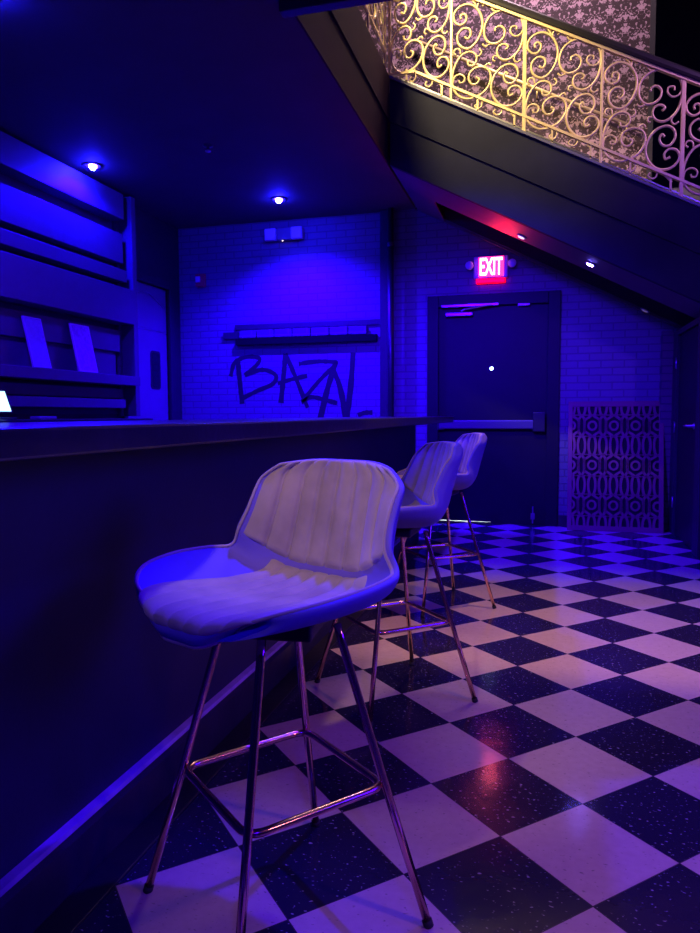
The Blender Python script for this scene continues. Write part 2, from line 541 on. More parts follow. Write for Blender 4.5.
# ------------------------------------------------------------------ wall details
# brick ledge (old opening, bricked up)
bm = bmesh.new()
box(bm, -3.25, -1.625, YB - .020, YB - .001, 2.03, 2.085)
box(bm, -3.385, -3.20, YB - .03, YB - .001, 1.935, 2.005)
struct('trim_6', bm, M_BLACK)
bm = bmesh.new()
x = -3.19
while x < -1.80:
    bevbox(bm, x, x + .192, YB - .045, YB - .001, 1.935, 2.018, 0.004)
    x += .205
struct('trim_7', bm, brick_mat('ledge_brick', (0.085, 0.075, 0.10), (0.16, 0.14, 0.18)))
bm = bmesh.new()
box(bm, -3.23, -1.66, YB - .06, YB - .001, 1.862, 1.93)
struct('trim_8', bm, mat('slot_black', (0.005, 0.004, 0.006), 0.8, spec=0.1))  # near-black box filling the slot under the brick course

# graffiti: strokes of dark spray paint on the bricks
strokes = [
 [(70,190),(76,260),(85,345)], [(38,245),(58,195),(110,178),(158,184),(150,206),(98,243)],
 [(98,243),(170,226),(224,246),(214,277),(150,300),(84,326)],
 [(266,172),(256,260),(245,347)], [(266,172),(302,250),(352,368)], [(233,277),(300,262),(352,254)],
 [(318,210),(390,204),(450,208),(464,216),(400,272),(332,345),(366,330),(420,342),(468,356)],
 [(462,215),(432,300),(402,408)], [(454,238),(480,300),(502,408)],
 [(531,178),(522,290),(506,408)], [(548,402),(574,394),(604,394)]]
bm = bmesh.new()
def g2w(a, b):      # wall coordinates of the lettering
    px = 220 + .2571 * a
    return (-3.405 + (px - 222) * 0.01102 + 0, 2.105 - (b - 57) * .2571 * (0.0112 + (400 - px) * 4e-6))
for si, s in enumerate(strokes):
    P = catmull([Vector((*g2w(a, b), 0)) for a, b in s], 6)
    n = len(P)
    row = []
    for i, p in enumerate(P):
        t = (P[min(i + 1, n - 1)] - P[max(i - 1, 0)]).normalized()
        nn = Vector((-t.y, t.x, 0))
        w = (.030 if si in (0, 3, 7, 8, 9) else .023) * (0.85 + 0.3 * random.random())
        row.append([p + nn * w, p - nn * w])
    yy = YB - .0015 - si * 0.0001
    vv = [[bm.verts.new((q.x, yy, q.y)) for q in r_] for r_ in row]
    for i in range(n - 1):
        bm.faces.new((vv[i][0], vv[i][1], vv[i + 1][1], vv[i + 1][0]))
obj('graffiti_lettering', bm, M_SPRAY, wall_back)

# vertical pipe beside the door
bm = bmesh.new()
bevbox(bm, -1.62, -1.51, YB - .075, YB - .001, 0, ZC - .002, .006)
struct('trim_9', bm, M_BLACK)
bm = bmesh.new()
tube(bm, [(-1.50, YB - .11, 0.001), (-1.50, YB - .11, ZC - .004)], .032, 16)
pipe = tag(obj('drain_pipe', bm, M_DARKMETAL, None, True), 'black vertical pipe running floor to ceiling left of the exit door', 'pipe')
for z in (.6, 1.7, 2.8):
    bm = bmesh.new()
    tube(bm, [(-1.50, YB - .11, z - .02), (-1.50, YB - .11, z + .02)], .037, 16)
    box(bm, -1.515, -1.485, YB - .08, YB - .001, z - .015, z + .015)
    obj('pipe_clamp', bm, M_DARKMETAL, pipe)

# exit sign
ex = thing('exit_sign', 'lit red EXIT sign with two round lamp heads above the black door', 'exit sign', (-.515, YB, 2.53))
bm = bmesh.new()
bevbox(bm, -.165, .165, -.05, -.001, -.10, .115, .012, 3)
obj('sign_housing', bm, mat('sign_housing', (0.55, 0.42, 0.5), 0.4), ex)
bm = bmesh.new()
bevbox(bm, -.115, .125, -.056, -.05, -.085, .105, .002)
obj('sign_face', bm, glow('sign_face_red', (1.0, 0.02, 0.13), 4.0, (0.3, 0.02, 0.03)), ex)
bm = bmesh.new()
bevbox(bm, -.14, .14, -.045, -.002, -.145, -.101, .006, 2)
obj('battery_case', bm, glow('red_diffuser', (1.0, 0.0, 0.01), 3.0, (0.4, 0.02, 0.02)), ex)
cu = bpy.data.curves.new('exit_text', 'FONT')
cu.body = 'EXIT'; cu.size = .222; cu.align_x = 'CENTER'; cu.align_y = 'CENTER'; cu.extrude = .003; cu.offset = .002
cu.space_character = 0.98
to = bpy.data.objects.new('exit_text', cu); C.objects.link(to)
dg = bpy.context.evaluated_depsgraph_get()
me = bpy.data.meshes.new_from_object(to.evaluated_get(dg))
bpy.data.objects.remove(to)
xs = [v.co.x for v in me.vertices]; ys_ = [v.co.y for v in me.vertices]
kx = .215 / (max(xs) - min(xs)); ky = .165 / (max(ys_) - min(ys_))
for v in me.vertices:
    v.co = Vector(((v.co.x - (max(xs) + min(xs)) / 2) * kx + .005, -.059 - v.co.z, (v.co.y - (max(ys_) + min(ys_)) / 2) * ky + .012))
me.materials.clear(); me.materials.append(glow('sign_letters', (1.0, 0.14, 0.24), 28.0, (.5, .1, .1)))
lt = bpy.data.objects.new('sign_letters', me); C.objects.link(lt); lt.parent = ex
for s in (-1, 1):
    bm = bmesh.new()
    lathe(bm, [(.018, 0), (.036, .012), (.040, .05), (.034, .056)], 20,
          Matrix.Translation((s * .205, -.02, .03)) @ Matrix.Rotation(PI / 2, 4, 'X'))
    box(bm, min(s * .165, s * .20), max(s * .165, s * .20), -.03, -.015, .02, .04)
    obj('lamp_head', bm, M_WHITE, ex, True)

# emergency light, alarm, sprinkler
em = thing('emergency_light', 'twin square head emergency light high on the brick wall', 'emergency light', (-2.665, YB, 3.005))
obj('light_housing', one_bev(-.07, .09, -.07, -.001, -.065, .06, .008), mat('housing_grey', (.16, .16, .17), .5), em)
for s, dx in ((-1, -.14), (1, .155)):
    bm = bmesh.new(); bevbox(bm, dx - .062, dx + .062, -.085, -.02, -.062, .06, .010)
    h = obj('lamp_head', bm, M_WHITE, em)
    box_bm = one_bev(dx - .05, dx + .05, -.09, -.085, -.05, .05, .002)
    obj('lens', box_bm, mat('lens_plastic', (.75, .75, .78), .25), h)
bm = bmesh.new(); lathe(bm, [(.006, 0), (.006, .006)], 10, Matrix.Translation((.0, -.07, -.075)) @ Matrix.Rotation(PI / 2, 4, 'X'))
obj('status_light', bm, glow('led', (1, .7, .7), 3.0), em)

al = thing('fire_alarm', 'small red fire alarm strobe high on the brick wall beside the steel door', 'fire alarm', (-3.645, YB, 2.58))
obj('alarm_case', one_bev(-.055, .055, -.05, -.001, -.07, .07, .008), M_RED, al)
obj('strobe_lens', one_bev(-.045, .01, -.068, -.05, -.025, .04, .006), M_WHITE, al)

sp = thing('ceiling_sprinkler', 'small sprinkler head on the black ceiling between the blue downlights', 'sprinkler', (-2.50, 5.05, ZC))
bm = bmesh.new(); lathe(bm, [(.04, 0), (.038, -.006), (.012, -.01), (.012, -.03)], 20); obj('escutcheon', bm, M_DARKMETAL, sp, True)
bm = bmesh.new(); lathe(bm, [(.022, -.045), (.022, -.041)], 16); lathe(bm, [(.004, -.041), (.004, -.03)], 8); obj('deflector', bm, M_STEEL, sp, True)

# blue recessed downlights
M_TRIM = mat('downlight_trim', (0.06, 0.06, 0.07), 0.4)
M_LED = glow('blue_led', (0.008, 0.003, 1.0), 1900.0)
M_CORE = glow('blue_led_core', (0.45, 0.8, 1.0), 30.0)
def downlight(label, x, y, energy, size=1.9, blend=.8):
    t = thing('recessed_downlight', label, 'downlight', (x, y, ZC), 0, 'blue downlights in the black ceiling')
    bm = bmesh.new()
    lathe(bm, [(.075, 0), (.075, -.006), (.055, -.010), (.050, -.002)], 28)
    obj('trim_ring', bm, M_TRIM, t, True)
    bm = bmesh.new()
    lathe(bm, [(.033, -.003), (.032, -.020), (.018, -.032), (.006, -.036)], 24)
    lp_ = obj('lamp', bm, M_LED, t, True)
    bm = bmesh.new()
    lathe(bm, [(.020, -.0335), (.014, -.040), (.005, -.042)], 20)
    obj('lamp_core', bm, M_CORE, lp_, True)
    return t
def spot(name, loc, aim, col, energy, size=2.0, blend=.6, rad=.05):
    l = bpy.data.lights.new(name, 'SPOT')
    l.color = col; l.energy = energy; l.spot_size = size; l.spot_blend = blend; l.shadow_soft_size = rad
    o = bpy.data.objects.new(name, l); C.objects.link(o)
    o.location = loc
    o.rotation_euler = (Vector(aim) - Vector(loc)).to_track_quat('-Z', 'Y').to_euler()
    return o
def area(name, loc, aim, col, energy, sx=.5, sy=.5, spread=PI):
    l = bpy.data.lights.new(name, 'AREA')
    l.shape = 'RECTANGLE'; l.size = sx; l.size_y = sy; l.color = col; l.energy = energy; l.spread = spread
    o = bpy.data.objects.new(name, l); C.objects.link(o)
    o.location = loc
    o.rotation_euler = (Vector(aim) - Vector(loc)).to_track_quat('-Z', 'Y').to_euler()
    return o
BLUE = (0.028, 0.0, 1.0)
PURP = (0.34, 0.03, 1.0)
PINK = (1.0, 0.22, 0.62)
WARM = (1.0, 0.78, 0.42)
for lab, x, y in (('blue recessed downlight above the plank shelving', -3.60, 5.17),
                  ('blue recessed downlight nearest the brick back wall', -2.46, 6.44),
                  ('blue recessed downlight nearest the viewer, at the top left corner', -2.63, 2.97)):
    downlight(lab, x, y, 0)

# ------------------------------------------------------------------ back bar: stepped plank shelving
M_SHD = mat('shelf_back', (0.05, 0.045, 0.055), 0.6)
sh = thing('plank_shelving', 'dark plank back bar shelving mounted along the left wall', 'shelving', (0, 0, 0))
X0 = XL + .003
Y0, Y1 = -1.2, 5.93
obj('back_panel', one_box(X0, X0 + .02, Y0, Y1 - .02, 1.12, 3.13), M_SHD, sh)
def plank(z0, z1, d0, d1, y1=Y1, name='plank'):
    obj(name, one_bev(X0 + d0, X0 + d1, Y0, y1, z0, z1, .004), M_SHELF, sh)
plank(2.90, 3.13, .021, .17, Y1 - .10)
plank(2.505, 2.775, .021, .15, Y1 - .10)
plank(2.335, 2.445, .021, .17, Y1 - .08)
plank(1.955, 2.275, .021, .20, Y1 - .02)
plank(1.70, 1.90, .021, .085, Y1 - .09)
plank(1.48, 1.70, .021, .055, Y1 - .12)
plank(1.385, 1.47, .021, .235, Y1, 'shelf_board')
plank(1.265, 1.355, .021, .11, Y1 - .12)
plank(1.175, 1.255, .021, .15, Y1 - .12)
obj('end_post', one_bev(X0 + .021, X0 + .19, Y1 - .012, Y1 + .06, 1.10, 3.14, .005), M_SHELF, sh)
obj('end_upright', one_bev(X0 + .021, X0 + .06, Y1 - .06, Y1 - .014, 1.10, 3.14, .004), M_SHELF, sh)

cab = thing('back_bar_cabinet', 'low back bar cabinet with black worktop below the plank shelving', 'cabinet', (0, 0, 0))
obj('cabinet_body', one_box(XL + .003, XL + .52, Y0, 5.60, .08, 1.04), M_BLACK, cab)
obj('plinth', one_box(XL + .003, XL + .46, Y0, 5.58, 0, .08), M_BLACK, cab)
obj('worktop', one_bev(XL + .003, XL + .55, Y0, 5.62, 1.04, 1.08, .004), M_COUNTER, cab)
for k in range(5):
    y0 = Y0 + .02 + k * 1.34
    dd = obj('cabinet_door', one_bev(XL + .521, XL + .54, y0, y0 + 1.3, .12, 1.02, .004), M_BLACK, cab)
    bm = bmesh.new(); tube(bm, [(XL + .565, y0 + .08, .75), (XL + .565, y0 + .08, .9)], .006, 8)
    for z in (.76, .89): tube(bm, [(XL + .54, y0 + .08, z), (XL + .565, y0 + .08, z)], .005, 8)
    obj('door_handle', bm, M_STEEL, dd, True)

# two menus in frames leaning on the shelf
def scribble_mat(name, paper, ink):
    m = bpy.data.materials.new(name); m.use_nodes = True
    nt = m.node_tree; L = nt.links.new; b = nt.nodes['Principled BSDF']
    tc = nt.nodes.new('ShaderNodeTexCoord')
    n = nt.nodes.new('ShaderNodeTexNoise'); n.inputs['Scale'].default_value = 34; n.inputs['Detail'].default_value = 4
    L(tc.outputs['Object'], n.inputs['Vector'])
    r = nt.nodes.new('ShaderNodeValToRGB')
    r.color_ramp.elements[0].position = .42; r.color_ramp.elements[0].color = (*ink, 1)
    r.color_ramp.elements[1].position = .56; r.color_ramp.elements[1].color = (*paper, 1)
    L(n.outputs['Fac'], r.inputs['Fac']); L(r.outputs['Color'], b.inputs['Base Color'])
    b.inputs['Roughness'].default_value = .35
    return m
def menu(label, y, w, h, fr, paper, tilt):
    t = thing('menu_frame', label, 'menu', (X0 + .205, y, 1.4705), 0, 'menus on the plank shelf')
    R = Matrix.Rotation(-tilt, 4, 'Y')
    bm = bmesh.new()
    b = .012
    bevbox(bm, -.010, 0, -w / 2 + b, w / 2 - b, .001 + b, h - b, .001, 1, R)
    obj('menu_sheet', bm, paper, t)
    bm = bmesh.new()
    for a in ((-w / 2, -w / 2 + b, .003, h), (w / 2 - b, w / 2, .003, h), (-w / 2 + b, w / 2 - b, .003, .003 + b), (-w / 2 + b, w / 2 - b, h - b, h)):
        bevbox(bm, -.014, .005, a[0], a[1], a[2], a[3], .002, 1, R)
    obj('frame_border', bm, fr, t)
    return t
menu('plain purple lit menu board leaning on the shelf, nearer the tablet', 4.62, .20, .40, M_PAPER,
     scribble_mat('menu_print', (.36, .26, .42), (.31, .22, .37)), .22)
menu('framed drinks menu leaning on the shelf, nearer the steel door', 5.19, .25, .41, mat('pale_frame', (.62, .45, .5), .4),
     scribble_mat('menu_print_framed', (.5, .14, .44), (.36, .09, .34)), .20)

# order tablet on the back bar
tb = thing('order_tablet', 'order tablet with bright screen on the back bar, at the left picture edge', 'tablet', (-3.46, 3.86, 1.08), -.25)
bm = bmesh.new(); bevbox(bm, -.07, .07, -.09, .09, .001, .014, .004); obj('tablet_base', bm, M_DARKMETAL, tb)
bm = bmesh.new(); tube(bm, [(-.03, 0, .012), (-.035, 0, .08)], .012, 10); obj('tablet_neck', bm, M_DARKMETAL, tb, True)
R = Matrix.Translation((-.02, 0, .045)) @ Matrix.Rotation(-.45, 4, 'Y')
bm = bmesh.new(); bevbox(bm, -.010, .0, -.125, .125, 0, .175, .006, 2, R); obj('tablet_body', bm, M_RUBBER, tb)
bm = bmesh.new(); bevbox(bm, .0, .002, -.113, .113, .012, .163, .0008, 1, R); obj('tablet_screen', bm, glow('screen', (.45, .85, 1.0), 2.2), tb)
cr = thing('card_reader', 'small flat card reader lying beside the tablet', 'card reader', (-3.44, 4.27, 1.08), -.15)
obj('reader_body', one_bev(-.05, .05, -.075, .075, .001, .022, .005), mat('reader_grey', (.25, .25, .27), .4), cr)
obj('reader_screen', one_bev(-.035, .0, -.05, .05, .0215, .0235, .0008), mat('reader_glass', (.05, .05, .06), .15), cr)

# ------------------------------------------------------------------ bar
bar = thing('bar_counter', 'long black bar counter running from the left foreground toward the exit door', 'bar', (0, 0, 0))
BX, BY1 = -1.062, 6.0
obj('bar_front', one_box(BX - .09, BX, -2.4, BY1, 0.004, 1.030), M_BAR, bar)
obj('counter_top', one_bev(-1.52, -.795, -2.5, 6.52, 1.032, 1.084, .006), M_COUNTER, bar)
bm = bmesh.new()
prism(bm, [(BX + .001, .002), (BX + .030, .002), (BX + .030, .120), (BX + .018, .142), (BX + .001, .146)], 1, -2.4, BY1 + .03)
obj('kick_board', bm, mat('kick_black', (0.028, 0.024, 0.045), 0.35, bump=0.15, bscale=18, var=0.35, vscale=9), bar)
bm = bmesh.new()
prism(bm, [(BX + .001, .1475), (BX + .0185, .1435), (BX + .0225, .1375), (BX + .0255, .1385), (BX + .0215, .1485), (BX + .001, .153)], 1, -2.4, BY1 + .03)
obj('kick_highlight', bm, mat('kick_edge_sheen', (0.50, 0.34, 0.60), 0.35, var=.5, vscale=14), bar)  # pale strip: the highlight along the kick board's top edge is coloured in
obj('floor_strip', one_bev(BX + .031, -.952, -2.4, BY1 + .03, .0005, .006, .002), mat('floor_strip_black', (0.012, 0.010, 0.020), 0.4, bump=.1), bar)
bm = bmesh.new()
prism(bm, [(BX - .09, 0.004), (BX, 0.004), (BX, 1.03), (BX - .09, 1.03)], 1, BY1 + .001, BY1 + .02)
obj('bar_end_panel', bm, M_BAR, bar)

# ------------------------------------------------------------------ staircase
st = thing('staircase', 'dark grey staircase descending to the right above the exit door', 'staircase', (0, 0, 0))
XT = 4.05
bm = bmesh.new()
g = .34
prism(bm, [(XE + .03, zb(XE + .03)), (XE + .03, zb(XE + .03) + g), (XT, zb(XT) + g), (XT, zb(XT))], 1, YS, YS + .05)
prism(bm, [(XE + .03, zb(XE + .03) + g), (XE + .03, zs(XE + .03)), (XT, zs(XT)), (XT, zb(XT) + g)], 1, YS - .014, YS + .05)
obj('outer_string', bm, M_STRING, st)
bm = bmesh.new()
prism(bm, [(XE + .03, zs(XE) - .012), (XE + .03, zs(XE) + .008), (XE + .12, zs(XE + .03) - .02), (XT, zs(XT) + .006), (XT, zs(XT) - .006)], 1, YS - .035, YS + .055)
obj('string_capping', bm, mat('capping', (0.16, 0.16, 0.20), 0.4), st)
bm = bmesh.new()
def slopebox(bm, x0, x1, y0, y1, d0, d1):
    prism(bm, [(x0, zb(x0) + d0), (x1, zb(x1) + d0), (x1, zb(x1) + d1), (x0, zb(x0) + d1)], 1, y0, y1)
slopebox(bm, XE + .03, XT, YS + .051, 6.42, .0, .02)
slopebox(bm, XE + .03, XE + .30, 6.421, YB - .002, .0, .02)
slopebox(bm, XE + .30, XT, 7.085, YB - .002, .0, .02)
M_SOFF = mat('soffit_paint', (0.10, 0.075, 0.085), 0.6, var=.2)
obj('soffit', bm, M_SOFF, st)
bm = bmesh.new()
slopebox(bm, XE + .30, XT, 6.42, 6.44, .02, .30)
slopebox(bm, XE + .30, XT, 7.065, 7.085, .02, .30)
slopebox(bm, XE + .28, XT, 6.441, 7.064, .28, .30)
obj('soffit_recess', bm, M_BLACK, st)
bm = bmesh.new()
run, n = .33, 16
for k in range(n):
    x = XE + .03 + k * run
    zt = ZF - .02 - k * run * SL - .17
    box(bm, x, x + run + .02, YS + .052, YB - .003, zt - .04, zt)
    if zt > .2: box(bm, x, x + .015, YS + .052, YB - .003, zt, zt + .17)
obj('steps', bm, M_BLACK, st)
bm = bmesh.new()
prism(bm, [(XE + .03, zs(XE) - .15), (XE + .03, zs(XE) + .02), (3.0, zs(3.0) + .34), (3.0, zs(3.0) - .2)], 1, YB - .03, YB - .003)
# keep the inner string only where it meets the papered wall
obj('wall_string', bm, M_BLACK, st)
# small lights in the soffit
for lab, x, y, s, col in (('small white downlight set in the sloping stair soffit', .355, 6.13, 170.0, (.16, .10, 1.0)),
                          ('small dim downlight in the red lit stair soffit, above the EXIT sign', -.197, 6.25, 2.0, (.9, .5, .8)),
                          ('small dim glowing disc at the low right end of the stair soffit', .885, 6.98, .12, (.6, .4, .9))):  # the last is only a dim glowing disc, no known lamp
    t = thing('soffit_downlight', lab, 'downlight', (x, y, zb(x) - .001), 0, 'small downlights under the stair')
    t.rotation_euler = (0, math.atan(SL), 0)
    bm = bmesh.new(); lathe(bm, [(.045, 0), (.043, -.007), (.034, -.009)], 20); obj('trim_ring', bm, M_STEEL, t, True)
    bm = bmesh.new(); lathe(bm, [(.030, -.0095), (.026, -.014)], 20); obj('lens', bm, glow('soffit_lens', col, s, (.3, .3, .3)), t, True)

# ------------------------------------------------------------------ scroll balustrade
scale = .0012
def loc(a, b): return ((a - 85) * scale, .15 + (490 + .463 * a - b) * scale)
BIG = [
 [(150,112),(147,90),(168,80),(186,100),(176,135),(140,148),(108,122),(104,78),(138,36),(195,22),(250,50),(284,110),(288,180),(256,258),(205,300),(158,290),(130,255),(131,205),(165,172),(205,180),(215,213),(196,240),(175,226)],
 [(195,382),(202,406),(232,410),(253,380),(245,340),(205,322),(155,342),(115,400),(96,470),(100,540),(132,592),(190,620),(255,610),(312,575),(345,515),(340,460),(305,428),(255,425),(215,450),(203,490),(220,525),(255,528),(272,500),(252,486)],
 [(370,207),(375,186),(405,178),(432,205),(425,250),(390,280),(345,282),(310,248),(301,190),(325,126),(380,88),(440,82),(500,100),(540,150),(552,220),(536,310),(500,365),(450,392),(405,380),(385,345),(395,305),(430,292),(456,310),(440,327)],
 [(458,484),(443,468),(428,496),(448,535),(490,536),(518,492),(510,445),(470,420),(415,436),(370,485),(350,550),(360,610),(395,660),(440,682),(495,675),(535,640),(546,600),(525,565),(485,560),(460,585),(465,618),(492,608)],
]
SMALL = [
 [(97,522),(110,475),(145,460),(175,480),(170,510),(146,513),(140,496)],
 [(551,205),(530,240),(495,248),(468,220),(475,190),(505,188),(507,210)],
 [(150,335),(143,303),(117,298),(105,320),(120,336)],
 [(243,350),(272,352),(286,328),(270,308)],
 [(338,284),(312,297),(291,280)],
 [(392,366),(366,362),(358,384),(374,394)],
 [(502,364),(494,394),(514,412),(536,397)],
 [(262,612),(290,640),(286,674),(262,686),(244,668),(262,655)],
 [(420,680),(416,720),(390,735),(366,715),(380,698)],
 [(395,88),(356,75),(345,42),(360,26)],
 [(418,678),(460,712),(506,760)],
 [(300,425),(330,404),(347,420)],
 [(256,52),(235,14),(200,-22),(172,-40)],
 [(255,58),(262,22),(290,10),(305,30),(288,42)],
]
def fill_scrolls(bm, tf):
    for lst, r, nn in ((BIG, .0105, 4), (SMALL, .0075, 4)):
        for s in lst:
            P = catmull([Vector((*loc(a, b), 0)) for a, b in s], nn)
            k = len(P)
            rad = [r * (0.85 + .15 * math.sin(PI * i / (k - 1))) for i in range(k)]
            rad[0] *= 1.25; rad[-1] *= 1.25
            tube(bm, [tf(p.x, p.y) for p in P], rad, 6)
bal = thing('stair_balustrade', 'gilded wrought iron scroll balustrade with black handrail down the stair', 'balustrade', (0, 0, 0))
BAY = .570
YRAIL = YS + .008
px = [-1.245, -.745, -.178, .392, .962, 1.53, 2.10]
HR = .875
for i, x in enumerate(px):
    w = .014 if i in (2, 4, 6) else .009
    bm = bmesh.new()
    z1 = zs(x) + HR + .03
    if i == 0: bevbox(bm, x - .011, x + .011, YRAIL - .011, YRAIL + .011, zs(XE) + .008, z1 + .06, .002)
    else: bevbox(bm, x - w, x + w, YRAIL - .012, YRAIL + .012, zs(x) + .009, z1, .002)
    obj('post', bm, M_BRASS, bal)
for i in range(len(px) - 1):
    x0 = px[i + 1] - BAY
    bm = bmesh.new()
    if i == 0:
        x0 = px[1] - .5
        fill_scrolls(bm, lambda u, w: (x0 + u * .87, YRAIL, zs(x0 + u * .87) + w))
    else:
        fill_scrolls(bm, lambda u, w: (x0 + u, YRAIL, zs(x0 + u) + w))
    obj('scroll_panel', bm, M_BRASS, bal, True)
XA, XB = px[0], 2.4
bm = bmesh.new()
def slopebar(bm, xa, xb, y0, y1, w0, w1):
    prism(bm, [(xa, zs(xa) + w0), (xb, zs(xb) + w0), (xb, zs(xb) + w1), (xa, zs(xa) + w1)], 1, y0, y1)
slopebar(bm, -1.04, XB, YRAIL - .016, YRAIL + .016, .135, .155)
box(bm, XA, -1.03, YRAIL - .016, YRAIL + .016, zs(-1.04) + .135, zs(-1.04) + .156)
k = XA + .14
while k < XB:
    box(bm, k - .007, k + .007, YRAIL - .008, YRAIL + .008, zs(k) + .03, zs(k) + .14)
    k += BAY / 2 if False else .285
obj('bottom_rail', bm, M_BRASS, bal)
bm = bmesh.new()
slopebar(bm, XE + .10, XB, YRAIL - .008, YRAIL + .008, .040, .052)
obj('foot_rail', bm, M_STEEL, bal)
bm = bmesh.new()
slopebar(bm, XA, XB, YRAIL - .018, YRAIL + .018, HR - .012, HR + .012)
obj('top_channel', bm, M_BRASS, bal)
bm = bmesh.new()
sec = [(-.030, .0), (-.034, .02), (-.026, .05), (-.010, .068), (.010, .068), (.026, .05), (.034, .02), (.030, .0)]
A = [bm.verts.new((XA, YRAIL + a, zs(XA) + HR + .013 + b)) for a, b in sec]
B = [bm.verts.new((XB, YRAIL + a, zs(XB) + HR + .013 + b)) for a, b in sec]
bm.faces.new(A); bm.faces.new(B[::-1])
for q in range(len(sec)):
    bm.faces.new((A[q], B[q], B[(q + 1) % len(sec)], A[(q + 1) % len(sec)]))
obj('handrail', bm, M_RAIL, bal)

lb = thing('landing_balustrade', 'gilded scroll balustrade along the upper landing edge, end on', 'balustrade', (0, 0, 0))
zl = ZF + .0
yl = [YS - .06 - k * .57 for k in range(5)]
for y in yl:
    obj('post', one_bev(XE - .010, XE + .010, y - .010, y + .010, zl - .02 + .001, zl + .97, .002), M_BRASS, lb)
for k in range(4):
    bm = bmesh.new()
    fill_scrolls(bm, lambda u, w: (XE, yl[k] - u, zl + w + .05))
    obj('scroll_panel', bm, M_BRASS, lb, True)
obj('bottom_rail', one_box(XE - .012, XE + .012, yl[-1], yl[0], zl + .14, zl + .16), M_BRASS, lb)
obj('handrail', one_bev(XE - .03, XE + .03, yl[-1], YS - .04, zl + .972, zl + 1.03, .012), M_RAIL, lb)

wr = thing('wall_handrail', 'thin brass handrail fixed to the patterned wallpaper wall', 'handrail', (0, 0, 0))
bm = bmesh.new()
def zw(x): return zs(x) + .93
tube(bm, [(XE, YB - .07, zw(XE)), (.84, YB - .07, zw(.84))], .017, 10)
obj('rail', bm, M_BRASS, wr, True)
for x in (-.9, -.1, .7):
    bm = bmesh.new(); tube(bm, [(x, YB - .003, zw(x) - .06), (x, YB - .05, zw(x) - .06), (x, YB - .07, zw(x) - .02)], .008, 8)
    obj('rail_bracket', bm, M_BRASS, wr, True)

# ------------------------------------------------------------------ lattice panel leaning on the wall
lp = thing('lattice_panel', 'brown fretwork lattice panel leaning on the brick wall by the exit door', 'panel', (.66, 6.925, 0))
W, H, TH = .85, 1.235, .018
tilt = math.atan2(YB - .018 - 6.925 - TH, H)
R = Matrix.Rotation(-tilt, 4, 'X')
bm = bmesh.new()
fwid = .040
for a in ((-W / 2, -W / 2 + fwid, 0.001, H), (W / 2 - fwid, W / 2, .001, H), (-W / 2 + fwid, W / 2 - fwid, .001, .05), (-W / 2 + fwid, W / 2 - fwid, H - .05, H)):
    bevbox(bm, a[0], a[1], 0, TH, a[2], a[3], .002, 1, R)
obj('panel_frame', bm, M_LATT, lp)
bm = bmesh.new()
bevbox(bm, -W / 2 + .012, W / 2 - .012, TH + .0005, TH + .004, .02, H - .012, .001, 1, R)
obj('backing_sheet', bm, mat('backing_dark', (0.012, 0.008, 0.014), 0.7, spec=.2), lp)  # thin dark sheet added behind the fretwork to make its holes dark
bm = bmesh.new()
def strip(bm, pts, w, closed=False):
    n = len(pts)
    sec = []
    for i, p in enumerate(pts):
        p = Vector(p)
        if closed: t = Vector(pts[(i + 1) % n]) - Vector(pts[i - 1])
        else: t = Vector(pts[min(i + 1, n - 1)]) - Vector(pts[max(i - 1, 0)])
        t.normalize(); nn = Vector((-t.y, t.x)) * w
        sec.append([bm.verts.new(R @ Vector((q.x, d, q.y))) for q, d in ((p + nn, .003), (p - nn, .003), (p - nn, .014), (p + nn, .014))])
    for i in range(n if closed else n - 1):
        A, B = sec[i], sec[(i + 1) % n]
        for q in range(4):
            bm.faces.new((A[q], A[(q + 1) % 4], B[(q + 1) % 4], B[q]))
    if not closed:
        bm.faces.new(sec[0]); bm.faces.new(sec[-1][::-1])
PH, PV = .0965, .378          # half column period, row period
zc0 = 1.235 - .115 * 2.03     # height of the first circle row
def clampx(x): return max(-W / 2 + .02, min(W / 2 - .02, x))
for k in range(-4, 5):
    xc = (k) * PH - .012
    even = k % 2 == 0
    for s in (-1, 1):
        pts = []
        zt = H - .03
        while zt > .03:
            ph = ((zc0 - zt) / PV) % 1.0            # 0 at a circle row, .5 at an oval row
            d = min(ph, 1 - ph)                     # 0 circle .. .5 oval
            if d > .27:
                off = .031 * math.sqrt(max(0, 1 - ((.5 - d) / .25) ** 2)) + .002
            else:
                q = (.27 - d) / .27
                off = (.070 if even else .026) * min(1, q * (2.1 if even else 2.6))
            pts.append((clampx(xc + s * off), zt))
            zt -= .0105
        strip(bm, pts, .0115)
    if even:
        z = zc0
        while z > .1:
            ring = [(clampx(xc + .036 * math.cos(a)), z + .040 * math.sin(a)) for a in (2 * PI * q / 18 for q in range(18))]
            strip(bm, ring, .010, True)
            z -= PV
    z = zc0 + PV / 2
    while z > .0:
        for dz in (.27 * PV - .5 * PV, .5 * PV - .27 * PV):
            zz = z + dz
            if .06 < zz < H - .06:
                strip(bm, [(clampx(xc - PH / 2 - .01), zz), (clampx(xc + PH / 2 + .01), zz)][:2], .006)
        z -= PV
obj('fretwork', bm, M_LATT, lp)

